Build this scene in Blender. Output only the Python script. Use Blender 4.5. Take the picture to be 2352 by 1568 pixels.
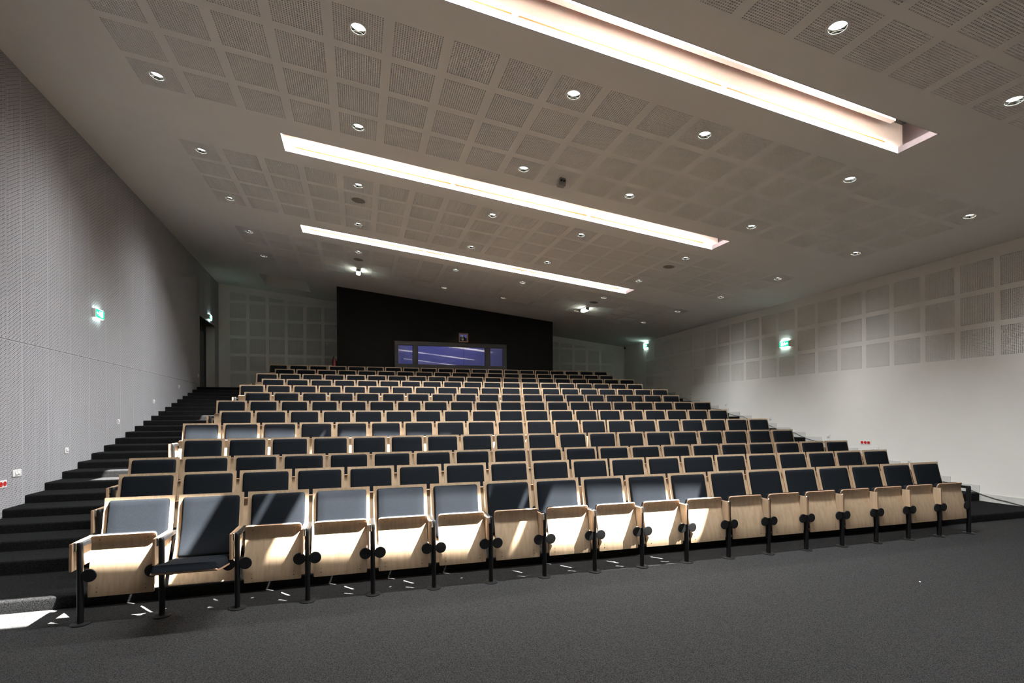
import bpy, math, random
from mathutils import Vector, Matrix

random.seed(7)
SC = bpy.context.scene
for o in list(bpy.data.objects):
    bpy.data.objects.remove(o)
COL = SC.collection

# ------------------------------------------------------------------ camera
FPX, U0, V0 = 1137.694, 1154.58, 954.995          # focal length and principal point in 2352x1568 pixels
YAW, ROLL = 0.2833, 0.0056
cd = bpy.data.cameras.new('camera')
cd.sensor_fit = 'HORIZONTAL'
cd.sensor_width = 36.0
cd.lens = FPX / 2352 * 36.0
cd.shift_x = (1176 - U0) / 2352
cd.shift_y = (V0 - 784) / 2352
cd.clip_start = 0.05
cam = bpy.data.objects.new('camera', cd)
COL.objects.link(cam)
fw = Vector((math.sin(YAW), math.cos(YAW), 0))
rt = Vector((math.cos(YAW), -math.sin(YAW), 0))
up = Vector((0, 0, 1))
R_ = (rt * math.cos(ROLL) - up * math.sin(ROLL))
U_ = (up * math.cos(ROLL) + rt * math.sin(ROLL))
cam.matrix_world = Matrix(((R_.x, U_.x, -fw.x, 2.083), (R_.y, U_.y, -fw.y, -4.6148), (R_.z, U_.z, -fw.z, 1.6), (0, 0, 0, 1)))
SC.camera = cam

# ------------------------------------------------------------------ world, sun, exposure
w = bpy.data.worlds.new('sky')
SC.world = w
w.use_nodes = True
bg = w.node_tree.nodes['Background']
bg.inputs[0].default_value = (0.98, 0.99, 1.0, 1)
bg.inputs[1].default_value = 110.0
sd = bpy.data.lights.new('sun', 'SUN')
sd.energy = 125.0
sd.angle = math.radians(0.6)
sd.color = (1.0, 0.97, 0.92)
sun = bpy.data.objects.new('sun', sd)
COL.objects.link(sun)
sun.location = (9, -2, 14)
sun.rotation_euler = Vector((-0.52, 0.118, -1.0)).to_track_quat('-Z', 'Y').to_euler()
SC.view_settings.view_transform = 'Standard'
SC.view_settings.look = 'None'
SC.view_settings.gamma = 1.0
SC.view_settings.use_curve_mapping = False
SC.view_settings.exposure = 0.12
SC.cycles.use_denoising = True
SC.cycles.max_bounces = 10
SC.cycles.diffuse_bounces = 6
SC.cycles.transparent_max_bounces = 12
def portal(name, loc, d, sx, sy):
    """daylight portal in an opening: gives off no light itself, only tells the renderer where the sky comes in"""
    a = bpy.data.lights.new(name, 'AREA'); a.shape = 'RECTANGLE'; a.size = sx; a.size_y = sy; a.cycles.is_portal = True
    o = bpy.data.objects.new(name, a); COL.objects.link(o); o.location = loc
    o.rotation_euler = Vector(d).to_track_quat('-Z', 'Y').to_euler()
    return o

# ------------------------------------------------------------------ room dimensions
C0, C1, C2 = 5.7042, -0.1066, 0.0032              # ceiling plane: drops towards the plain white wall
def cz(x, y): return C0 + C1 * x + C2 * y
LW = (-1.82, -0.0353)                             # perforated metal wall: X = a + b*Y
RW = (12.25, 0.026)                               # white wall
def lx(y): return LW[0] + LW[1] * y
def rx(y): return RW[0] + RW[1] * y
YF, YB = -8.0, 13.55
BOOTH_Y, BX0, BX1 = 11.3, 1.465, 8.53

# ------------------------------------------------------------------ materials
MATS = {}
def nt_mat(name):
    m = bpy.data.materials.new(name)
    m.use_nodes = True
    MATS[name] = m
    return m, m.node_tree.nodes, m.node_tree.links, m.node_tree.nodes['Principled BSDF']
def plain(name, col, rough=0.6, metal=0.0, spec=0.5, noise=0.0, nscale=30.0, bump=0.0, bscale=200.0):
    m, n, l, b = nt_mat(name)
    b.inputs['Base Color'].default_value = (*col, 1)
    b.inputs['Roughness'].default_value = rough
    b.inputs['Metallic'].default_value = metal
    b.inputs['Specular IOR Level'].default_value = spec
    tc = n.new('ShaderNodeTexCoord')
    if noise:
        t = n.new('ShaderNodeTexNoise'); t.inputs['Scale'].default_value = nscale; t.inputs['Detail'].default_value = 4
        l.new(tc.outputs['Object'], t.inputs['Vector'])
        r = n.new('ShaderNodeValToRGB')
        r.color_ramp.elements[0].position = 0.3; r.color_ramp.elements[1].position = 0.7
        r.color_ramp.elements[0].color = (*[c * (1 - noise) for c in col], 1)
        r.color_ramp.elements[1].color = (*[min(1, c * (1 + noise)) for c in col], 1)
        l.new(t.outputs['Fac'], r.inputs['Fac']); l.new(r.outputs['Color'], b.inputs['Base Color'])
    if bump:
        t = n.new('ShaderNodeTexNoise'); t.inputs['Scale'].default_value = bscale; t.inputs['Detail'].default_value = 2
        l.new(tc.outputs['Object'], t.inputs['Vector'])
        bp = n.new('ShaderNodeBump'); bp.inputs['Strength'].default_value = bump; bp.inputs['Distance'].default_value = 0.004
        l.new(t.outputs['Fac'], bp.inputs['Height']); l.new(bp.outputs['Normal'], b.inputs['Normal'])
    return m
def emit(name, col, strength):
    m, n, l, b = nt_mat(name)
    b.inputs['Base Color'].default_value = (*col, 1)
    b.inputs['Emission Color'].default_value = (*col, 1)
    b.inputs['Emission Strength'].default_value = strength
    return m

def carpet_mat(name, c_lo, c_hi):
    m, n, l, b = nt_mat(name)
    tc = n.new('ShaderNodeTexCoord')
    t = n.new('ShaderNodeTexNoise'); t.inputs['Scale'].default_value = 170; t.inputs['Detail'].default_value = 3
    v = n.new('ShaderNodeTexVoronoi'); v.inputs['Scale'].default_value = 260
    l.new(tc.outputs['Object'], t.inputs['Vector']); l.new(tc.outputs['Object'], v.inputs['Vector'])
    mx = n.new('ShaderNodeMix'); mx.data_type = 'FLOAT'; mx.inputs[0].default_value = 0.45
    sp = n.new('ShaderNodeSeparateColor'); l.new(v.outputs['Color'], sp.inputs['Color'])
    l.new(t.outputs['Fac'], mx.inputs[2]); l.new(sp.outputs['Red'], mx.inputs[3])
    r = n.new('ShaderNodeValToRGB')
    r.color_ramp.elements[0].position = 0.3; r.color_ramp.elements[1].position = 0.72
    r.color_ramp.elements[0].color = (*c_lo, 1); r.color_ramp.elements[1].color = (*c_hi, 1)
    l.new(mx.outputs[0], r.inputs['Fac']); l.new(r.outputs['Color'], b.inputs['Base Color'])
    b.inputs['Roughness'].default_value = 1.0; b.inputs['Specular IOR Level'].default_value = 0.05
    bp = n.new('ShaderNodeBump'); bp.inputs['Strength'].default_value = 0.6; bp.inputs['Distance'].default_value = 0.006
    l.new(mx.outputs[0], bp.inputs['Height']); l.new(bp.outputs['Normal'], b.inputs['Normal'])
    return m
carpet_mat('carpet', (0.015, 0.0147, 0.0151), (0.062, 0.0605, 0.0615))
carpet_mat('stair_carpet', (0.005, 0.005, 0.0053), (0.024, 0.024, 0.025))  # same carpet darkened: weaker light on stairs and tiers put into the colour

def birch_mat(name, c1, c2, c3, rough):
    m, n, l, b = nt_mat(name)
    tc = n.new('ShaderNodeTexCoord'); oi = n.new('ShaderNodeObjectInfo')
    mp = n.new('ShaderNodeMapping'); mp.inputs['Scale'].default_value = (38, 38, 2.2)
    ad = n.new('ShaderNodeVectorMath'); ad.operation = 'ADD'
    sc = n.new('ShaderNodeVectorMath'); sc.operation = 'SCALE'; sc.inputs['Scale'].default_value = 7.0
    cx = n.new('ShaderNodeCombineXYZ')
    l.new(oi.outputs['Random'], cx.inputs['X']); l.new(oi.outputs['Random'], cx.inputs['Z'])
    l.new(cx.outputs[0], sc.inputs[0]); l.new(tc.outputs['Object'], ad.inputs[0]); l.new(sc.outputs[0], ad.inputs[1])
    l.new(ad.outputs[0], mp.inputs['Vector'])
    t = n.new('ShaderNodeTexNoise'); t.inputs['Scale'].default_value = 1.0; t.inputs['Detail'].default_value = 5; t.inputs['Distortion'].default_value = 0.6
    l.new(mp.outputs[0], t.inputs['Vector'])
    r = n.new('ShaderNodeValToRGB')
    r.color_ramp.elements[0].position = 0.25; r.color_ramp.elements[1].position = 0.75
    r.color_ramp.elements[0].color = (*c1, 1); r.color_ramp.elements[1].color = (*c3, 1)
    e = r.color_ramp.elements.new(0.5); e.color = (*c2, 1)
    l.new(t.outputs['Fac'], r.inputs['Fac']); l.new(r.outputs['Color'], b.inputs['Base Color'])
    b.inputs['Roughness'].default_value = rough; b.inputs['Specular IOR Level'].default_value = 0.35
    return m
birch_mat('birch', (0.42, 0.30, 0.19), (0.485, 0.355, 0.235), (0.54, 0.41, 0.28), 0.38)
birch_mat('birch_edge', (0.36, 0.20, 0.115), (0.42, 0.25, 0.15), (0.47, 0.30, 0.19), 0.5)

m, n, l, b = nt_mat('fabric')
tc = n.new('ShaderNodeTexCoord'); t = n.new('ShaderNodeTexNoise'); t.inputs['Scale'].default_value = 420; t.inputs['Detail'].default_value = 2
l.new(tc.outputs['Object'], t.inputs['Vector'])
r = n.new('ShaderNodeValToRGB'); r.color_ramp.elements[0].position = 0.3; r.color_ramp.elements[1].position = 0.75
r.color_ramp.elements[0].color = (0.007, 0.0082, 0.0102, 1); r.color_ramp.elements[1].color = (0.018, 0.021, 0.026, 1)
l.new(t.outputs['Fac'], r.inputs['Fac']); l.new(r.outputs['Color'], b.inputs['Base Color'])
b.inputs['Roughness'].default_value = 1.0; b.inputs['Specular IOR Level'].default_value = 0.02
bp = n.new('ShaderNodeBump'); bp.inputs['Strength'].default_value = 0.25; bp.inputs['Distance'].default_value = 0.001
l.new(t.outputs['Fac'], bp.inputs['Height']); l.new(bp.outputs['Normal'], b.inputs['Normal'])

plain('ceiling_paint', (0.86, 0.85, 0.825), 0.9, spec=0.15, noise=0.015, nscale=2.0)
plain('wall_paint', (0.84, 0.825, 0.78), 0.85, spec=0.2, noise=0.015, nscale=2.0)
plain('void', (0.045, 0.042, 0.04), 0.95, spec=0.05, noise=0.1)
plain('metal_panel', (0.36, 0.36, 0.375), 0.5, spec=0.35, noise=0.02, nscale=3.0)
plain('metal_plain', (0.26, 0.26, 0.27), 0.6, spec=0.3, noise=0.02, nscale=3.0)
plain('panel_void', (0.03, 0.028, 0.028), 0.95, spec=0.05, noise=0.1)
plain('black_wall', (0.0125, 0.0118, 0.011), 0.85, spec=0.12, noise=0.1, nscale=6)
plain('frame_grey', (0.03, 0.028, 0.028), 0.5, noise=0.05)
plain('black_metal', (0.008, 0.008, 0.009), 0.42, spec=0.3, noise=0.1, nscale=60)
plain('black_plastic', (0.014, 0.014, 0.015), 0.6, spec=0.3, noise=0.1, nscale=60)
plain('chrome', (0.82, 0.82, 0.8), 0.12, metal=1.0, noise=0.03)
plain('reflector', (0.92, 0.92, 0.88), 0.06, metal=1.0, noise=0.02)
plain('white_plastic', (0.80, 0.79, 0.77), 0.45, noise=0.02)
plain('grey_plastic', (0.30, 0.30, 0.29), 0.6, noise=0.05)
plain('speaker_grey', (0.24, 0.235, 0.22), 0.8, noise=0.06, nscale=300)
plain('red_plastic', (0.55, 0.02, 0.015), 0.35, noise=0.05)
plain('red_paint', (0.16, 0.008, 0.008), 0.3, noise=0.05)
plain('door_paint', (0.10, 0.10, 0.10), 0.6, noise=0.04)
plain('reveal_plaster', (0.62, 0.60, 0.57), 0.9, noise=0.02)
plain('shaft_white', (0.80, 0.79, 0.77), 0.7, noise=0.02)
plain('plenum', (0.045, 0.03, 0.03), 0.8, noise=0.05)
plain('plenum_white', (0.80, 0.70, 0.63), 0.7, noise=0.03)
plain('aluminium', (0.62, 0.58, 0.56), 0.35, metal=0.6, noise=0.03)
plain('booth_inside', (0.42, 0.44, 0.62), 0.8, noise=0.03)
plain('port_wood', (0.42, 0.20, 0.09), 0.5, noise=0.2, nscale=40)
plain('lens_dark', (0.006, 0.007, 0.009), 0.1, noise=0.05)
plain('cable_dark', (0.10, 0.09, 0.08), 0.5, noise=0.1)
plain('plinth', (0.66, 0.655, 0.62), 0.5, noise=0.02)
plain('paper', (0.85, 0.85, 0.85), 0.8, noise=0.02)
emit('lamp_white', (0.93, 1.0, 0.93), 12.0)
emit('emergency_glow', (0.92, 1.0, 0.86), 22.0)
emit('sign_white', (0.75, 1.0, 0.95), 16.0)
emit('sign_green', (0.01, 0.50, 0.22), 2.2)
plain('tube_orange', (0.45, 0.05, 0.0), 0.4, noise=0.05)
emit('booth_lamp', (0.30, 0.32, 1.0), 4.0)

m, n, l, b = nt_mat('sky_pane')
n.remove(b)
tr = n.new('ShaderNodeBsdfTransparent'); tr.inputs[0].default_value = (0.95, 0.96, 0.95, 1)
gl = n.new('ShaderNodeBsdfGlossy'); gl.inputs['Roughness'].default_value = 0.05
mx = n.new('ShaderNodeMixShader'); mx.inputs[0].default_value = 0.05
l.new(tr.outputs[0], mx.inputs[1]); l.new(gl.outputs[0], mx.inputs[2])
l.new(mx.outputs[0], n['Material Output'].inputs['Surface'])

m, n, l, b = nt_mat('booth_glass')
n.remove(b)
tr = n.new('ShaderNodeBsdfTransparent'); tr.inputs[0].default_value = (0.9, 0.92, 0.95, 1)
gl = n.new('ShaderNodeBsdfGlossy'); gl.inputs['Roughness'].default_value = 0.02
fr = n.new('ShaderNodeFresnel'); fr.inputs['IOR'].default_value = 2.3
mx = n.new('ShaderNodeMixShader')
l.new(fr.outputs[0], mx.inputs[0]); l.new(tr.outputs[0], mx.inputs[1]); l.new(gl.outputs[0], mx.inputs[2])
l.new(mx.outputs[0], n['Material Output'].inputs['Surface'])

# ------------------------------------------------------------------ mesh helpers
class MB:
    def __init__(s): s.v = []; s.f = []; s.m = []; s.mats = []
    def mat(s, name):
        if name not in s.mats: s.mats.append(name)
        return s.mats.index(name)
    def face(s, pts, mat):
        k = len(s.v); s.v.extend([tuple(p) for p in pts]); s.f.append(tuple(range(k, k + len(pts)))); s.m.append(s.mat(mat))
    def add(s, verts, faces, mat):
        k = len(s.v); s.v.extend([tuple(p) for p in verts]); i = s.mat(mat)
        for f in faces: s.f.append(tuple(k + a for a in f)); s.m.append(i)
    def box(s, x0, x1, y0, y1, z0, z1, mat, bev=0.0):
        if bev <= 0:
            v = [(x, y, z) for z in (z0, z1) for y in (y0, y1) for x in (x0, x1)]
            s.add(v, [(0, 2, 3, 1), (4, 5, 7, 6), (0, 1, 5, 4), (2, 6, 7, 3), (0, 4, 6, 2), (1, 3, 7, 5)], mat); return
        # chamfered box: 24 verts
        b = bev; V = {}; vs = []
        for ix, X in enumerate((x0, x1)):
            for iy, Y in enumerate((y0, y1)):
                for iz, Z in enumerate((z0, z1)):
                    sx, sy, sz = (1 if ix == 0 else -1), (1 if iy == 0 else -1), (1 if iz == 0 else -1)
                    for a, p in (('x', (X, Y + sy * b, Z + sz * b)), ('y', (X + sx * b, Y, Z + sz * b)), ('z', (X + sx * b, Y + sy * b, Z))):
                        V[(ix, iy, iz, a)] = len(vs); vs.append(p)
        fs = []
        for i in (0, 1):
            q = [(0, 0), (1, 0), (1, 1), (0, 1)]
            for a in 'xyz':
                r = []
                for p in q:
                    k = {'x': (i, p[0], p[1]), 'y': (p[1], i, p[0]), 'z': (p[0], p[1], i)}[a]
                    r.append(V[(*k, a)])
                fs.append(tuple(r if i == 1 else r[::-1]))
        for i in (0, 1):
            for j in (0, 1):
                fs.append((V[(i, j, 0, 'x')], V[(i, j, 1, 'x')], V[(i, j, 1, 'y')], V[(i, j, 0, 'y')]))
                fs.append((V[(i, 0, j, 'x')], V[(i, 1, j, 'x')], V[(i, 1, j, 'z')], V[(i, 0, j, 'z')]))
                fs.append((V[(0, i, j, 'y')], V[(1, i, j, 'y')], V[(1, i, j, 'z')], V[(0, i, j, 'z')]))
                for k in (0, 1): fs.append((V[(i, j, k, 'x')], V[(i, j, k, 'y')], V[(i, j, k, 'z')]))
        s.add(vs, fs, mat)
    def ring_stack(s, rings, mat, cap0=True, cap1=True):
        n = len(rings[0]); vs = [p for r in rings for p in r]; fs = []
        for i in range(len(rings) - 1):
            for j in range(n):
                k = (j + 1) % n
                fs.append((i * n + j, i * n + k, (i + 1) * n + k, (i + 1) * n + j))
        if cap0: fs.append(tuple(range(n - 1, -1, -1)))
        if cap1: fs.append(tuple((len(rings) - 1) * n + j for j in range(n)))
        s.add(vs, fs, mat)
    def lathe(s, prof, mat, c=(0, 0, 0), n=20, cap0=True, cap1=True, axis='z', sx=1.0, sy=1.0):
        rings = []
        for r, h in prof:
            ring = []
            for j in range(n):
                a = 2 * math.pi * j / n; p = (r * math.cos(a) * sx, r * math.sin(a) * sy, h)
                if axis == 'y': p = (p[0], -p[2], p[1])
                elif axis == 'x': p = (p[2], p[0], p[1])
                ring.append((c[0] + p[0], c[1] + p[1], c[2] + p[2]))
            rings.append(ring)
        s.ring_stack(rings, mat, cap0, cap1)
    def tube(s, pts, r, mat, n=8):
        pts = [Vector(p) for p in pts]; rings = []
        for i, p in enumerate(pts):
            d = (pts[min(i + 1, len(pts) - 1)] - pts[max(i - 1, 0)]).normalized()
            a = d.cross(Vector((0, 0, 1)) if abs(d.z) < 0.9 else Vector((1, 0, 0))).normalized(); bb = d.cross(a)
            rings.append([tuple(p + a * r * math.cos(2 * math.pi * j / n) + bb * r * math.sin(2 * math.pi * j / n)) for j in range(n)])
        s.ring_stack(rings, mat)
    def mesh(s, name, smooth=30.0):
        me = bpy.data.meshes.new(name)
        me.from_pydata(s.v, [], s.f)
        for k in s.mats: me.materials.append(MATS[k])
        me.polygons.foreach_set('material_index', s.m)
        me.update()
        if smooth:
            import bmesh
            bm = bmesh.new(); bm.from_mesh(me)
            bmesh.ops.remove_doubles(bm, verts=bm.verts, dist=1e-5)
            bmesh.ops.recalc_face_normals(bm, faces=bm.faces)
            lim = math.radians(smooth)
            for f in bm.faces: f.smooth = True
            for e in bm.edges:
                e.smooth = not (len(e.link_faces) != 2 or e.calc_face_angle(0) > lim)
            bm.to_mesh(me); bm.free()
        return me

def put(name, data, parent=None, loc=None, rot=None):
    o = bpy.data.objects.new(name, data)
    COL.objects.link(o)
    if parent: o.parent = parent
    if loc: o.location = loc
    if rot: o.rotation_euler = rot
    return o
def tag(o, label, cat, group=None, kind=None):
    o['label'] = label; o['category'] = cat
    if group: o['group'] = group
    if kind: o['kind'] = kind
    return o
def empty(name, loc=(0, 0, 0), rot=None):
    o = put(name, None, loc=loc, rot=rot); o.empty_display_size = 0.1; return o

def sheet(mb, us, vs, holes, fn, mat):
    """grid of quads over the breakpoints us x vs, leaving out the rectangles in holes"""
    us = sorted(set(round(u, 5) for u in us)); vs = sorted(set(round(v, 5) for v in vs))
    for a in range(len(us) - 1):
        for c in range(len(vs) - 1):
            um, vm = (us[a] + us[a + 1]) / 2, (vs[c] + vs[c + 1]) / 2
            if any(h[0] < um < h[1] and h[2] < vm < h[3] for h in holes): continue
            mb.face([fn(us[a], vs[c]), fn(us[a + 1], vs[c]), fn(us[a + 1], vs[c + 1]), fn(us[a], vs[c + 1])], mat)

PS, PN, PP, PH = 0.48, 20, 0.0245, 0.0125         # perforated field: size, holes a side, pitch, hole width
def perforated(name, mat, hole_ok=None, cut_r=0.0):
    """square field facing local -Z... holes recessed along +Z, dark backing behind"""
    mb = MB(); s0 = -((PN - 1) * PP + PH) / 2
    br = [-PS / 2]
    for i in range(PN): br += [s0 + i * PP, s0 + i * PP + PH]
    br.append(PS / 2)
    D = 0.03
    for j in range(len(br) - 1):
        y0, y1 = br[j], br[j + 1]
        if j % 2 == 0 and not (cut_r and abs((y0 + y1) / 2) < cut_r + 0.02):
            mb.face([(br[0], y0, 0), (br[0], y1, 0), (br[-1], y1, 0), (br[-1], y0, 0)], mat); continue
        run = None
        for i in range(len(br) - 1):
            x0, x1 = br[i], br[i + 1]
            gone = cut_r and math.hypot((x0 + x1) / 2, (y0 + y1) / 2) < cut_r
            hole = (i % 2 == 1 and j % 2 == 1) and (hole_ok is None or hole_ok((x0 + x1) / 2, (y0 + y1) / 2))
            if gone or hole:
                if run is not None: mb.face([(run, y0, 0), (run, y1, 0), (x0, y1, 0), (x0, y0, 0)], mat); run = None
                if hole and not gone:
                    for p, q in (((x0, y0), (x1, y0)), ((x1, y0), (x1, y1)), ((x1, y1), (x0, y1)), ((x0, y1), (x0, y0))):
                        mb.face([(*p, 0), (*q, 0), (*q, D), (*p, D)], mat)
            elif run is None: run = x0
        if run is not None: mb.face([(run, y0, 0), (run, y1, 0), (br[-1], y1, 0), (br[-1], y0, 0)], mat)
    h = PS / 2
    if not cut_r:
        mb.face([(-h, -h, 0.03), (h, -h, 0.03), (h, h, 0.03), (-h, h, 0.03)], 'void')
    else:
        c = 0.11
        for a in ((-h, h, -h, -c), (-h, h, c, h), (-h, -c, -c, c), (c, h, -c, c)):
            mb.face([(a[0], a[2], 0.03), (a[1], a[2], 0.03), (a[1], a[3], 0.03), (a[0], a[3], 0.03)], 'void')
    return mb.mesh(name, smooth=0)

# ------------------------------------------------------------------ floor, stairs, seating tiers
ROWS = []
for r in range(1, 14):
    if r == 1: y, z, x0, nn = 0.0, 0.0, 0.0, 18
    else:
        y = 0.91 + 0.9025 * (r - 2)
        z = {2: 0.108, 3: 0.205}.get(r, 0.385 + 0.2035 * (r - 4))
        if r % 2: x0, nn = -0.5115 + 0.0075 * (r - 3), 20
        else: x0, nn = -0.2565 + 0.011 * (r - 2), 19
    ROWS.append((r, y, z, x0, nn))
SX0, SX1 = -0.66, 10.72                           # edges of the seating block, aisles outside it

mb = MB()
mb.face([(lx(YF) - .1, YF, 0), (rx(YF) + .1, YF, 0), (rx(0.5) + .1, 0.5, 0), (lx(0.5) - .1, 0.5, 0)], 'carpet')
fl = put('floor', mb.mesh('floor', 0))
tag(fl, 'dark grey speckled carpet floor in front of the seats', 'floor', kind='structure')

def nosed_step(mb, x0a, x1a, x0b, x1b, y0, y1, zb, z, mat, rad=0.022):
    """carpeted step: tread at z with a rounded nosing at y0, riser down to zb; a = front edge, b = rear edge"""
    prof = [(0.0, zb), (0.0, z - rad)]
    for k in range(1, 5):
        a = math.pi / 2 * k / 4
        prof.append((rad - rad * math.cos(a), z - rad + rad * math.sin(a)))
    prof.append((y1 - y0, z)); prof.append((y1 - y0, zb))
    def X(t, a, b): return a + (b - a) * t / (y1 - y0)
    L = [(X(p[0], x0a, x0b), y0 + p[0], p[1]) for p in prof]
    Rr = [(X(p[0], x1a, x1b), y0 + p[0], p[1]) for p in prof]
    n = len(prof)
    mb.add(L + Rr, [(i, i + 1, n + i + 1, n + i) for i in range(n - 1)] + [tuple(range(n - 1, -1, -1)), tuple(range(n, 2 * n))], mat)

tiers = empty('seating_tier'); tag(tiers, 'dark carpeted tiers carrying the rows of folding seats', 'tier', kind='structure')
RIS = [(r, y - 0.49, z) for r, y, z, _, _ in ROWS if r > 1]
for i, (r, y, z) in enumerate(RIS):
    y1 = RIS[i + 1][1] if i + 1 < len(RIS) else BOOTH_Y + 0.0
    mb = MB()
    xa, xb = (lx(y) - .05, rx(y) + .05) if r == 2 else (SX0, SX1)
    xc, xd = (lx(y1) - .05, rx(y1) + .05) if r == 2 else (SX0, SX1)
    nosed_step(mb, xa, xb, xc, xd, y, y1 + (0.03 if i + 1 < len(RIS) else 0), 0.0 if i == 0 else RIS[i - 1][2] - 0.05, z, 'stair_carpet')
    put('tier_step', mb.mesh('tier_step'), tiers)

for side in ('left', 'right'):
    st = empty('stair_' + side)
    tag(st, {'left': 'dark carpeted aisle stair along the perforated metal wall', 'right': 'dark carpeted aisle stair along the plain white wall'}[side], 'stair', kind='structure')
    K = 23
    for k in range(K):
        y0 = 1.243 + 0.4389 * k; z = 0.24 + 0.1006 * k
        y1 = y0 + 0.4389 if k < K - 1 else YB
        mb = MB()
        if side == 'left': a = (lx(y0) - .05, SX0, lx(y1) - .05, SX0)
        else: a = (SX1, rx(y0) + .05, SX1, rx(y1) + .05)
        if k == K - 1: a = (lx(y0) - .5, BX0, lx(y1) - .5, BX0) if side == 'left' else (BX1, rx(y0) + .05, BX1, rx(y1) + .05)
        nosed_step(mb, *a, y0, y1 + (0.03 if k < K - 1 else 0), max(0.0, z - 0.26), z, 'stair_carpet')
        put('step' if k < K - 1 else 'landing', mb.mesh('step'), st)

# ------------------------------------------------------------------ ceiling with perforated fields, skylight slots
PX, X00, PY, YZ = 0.5851, -0.2387, 0.5884, -1.221
LCOL = [0, 4, 8, 11, 15, 19]
LROW = [-3, 0, 3, 6, 9, 12, 15, 18]
SLOTS = [(4.80, 8.40, -4.095, -3.66), (1.05, 8.47, -0.565, -0.13), (1.05, 8.66, 2.965, 3.44), (0.94, 8.83, 6.52, 6.945)]  # first slot is unseen, added and sized to light the front of the room
HATCH = (-0.735, 0.613, 11.32, 12.68)
TH_X, TH_Y = math.atan(C2), -math.atan(C1)

def to_px(p):
    d = Vector(p) - Vector((2.083, -4.6148, 1.6)); f = d.dot(fw)
    if f < 0.3: return None
    return (U0 + FPX * d.dot(R_) / f, V0 - FPX * d.dot(U_) / f)
fields = []
for row in [-3, -2, -1, 0, 3, 4, 5, 6, 9, 10, 11, 12, 15, 16, 17, 18]:
    for c in range(20):
        x, y = X00 + PX * c, YZ + PY * row
        q = to_px((x, y, cz(x, y)))
        if q is None or not (-260 < q[0] < 2600 and -260 < q[1] < 1600): continue
        fields.append((row, c, x, y))
hx = PS / 2 * math.cos(TH_Y)
hy = PS / 2
us = [lx(YB) - .6, rx(YB) + .4, HATCH[0], HATCH[1]] + [s[k] for s in SLOTS for k in (0, 1)]
vs = [YF - .1, YB + .1, HATCH[2], HATCH[3]] + [s[k] for s in SLOTS for k in (2, 3)]
holes = [HATCH] + SLOTS
for row, c, x, y in fields:
    us += [x - hx, x + hx]; vs += [y - hy, y + hy]; holes.append((x - hx, x + hx, y - hy, y + hy))
mb = MB()
sheet(mb, us, vs, holes, lambda u, v: (u, v, cz(u, v)), 'ceiling_paint')
# hatch recess above the landing
h = HATCH; d = 0.42
def cpt(x, y, e=0.0): return (x, y, cz(x, y) + e)
for (xa, ya), (xb, yb) in (((h[0], h[2]), (h[1], h[2])), ((h[1], h[2]), (h[1], h[3])), ((h[1], h[3]), (h[0], h[3])), ((h[0], h[3]), (h[0], h[2]))):
    mb.face([cpt(xa, ya), cpt(xb, yb), cpt(xb, yb, d), cpt(xa, ya, d)], 'ceiling_paint')
mb.face([cpt(h[0], h[2], d), cpt(h[1], h[2], d), cpt(h[1], h[3], d), cpt(h[0], h[3], d)], 'ceiling_paint')
ceil = put('ceiling', mb.mesh('ceiling', 0))
tag(ceil, 'white sloping plasterboard ceiling with squares of small holes', 'ceiling', kind='structure')
# roof above
mb = MB()
GL = []
for i, s in enumerate(SLOTS): GL.append((s[0] + 0.10, s[1] - 0.17, s[2] - 0.10, s[3] - (0.085 if i < 2 else 0.020)))
sheet(mb, [lx(YB) - .6, rx(YB) + .4] + [g[k] for g in GL for k in (0, 1)], [YF - .1, YB + .1] + [g[k] for g in GL for k in (2, 3)], GL, lambda u, v: cpt(u, v, 0.46), 'void')
roof = put('roof', mb.mesh('roof', 0)); tag(roof, 'roof deck hidden above the perforated ceiling', 'roof', kind='structure')

pm_full = perforated('perforated_panel', 'ceiling_paint')
pm_cut = perforated('perforated_panel_lamp', 'ceiling_paint', cut_r=0.078)
for row, c, x, y in fields:
    lamp = row in LROW and c in LCOL and not (row == 18 and c == 4)
    put('perforated_panel', pm_cut if lamp else pm_full, ceil, (x, y, cz(x, y)), (TH_X, TH_Y, 0))

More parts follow.
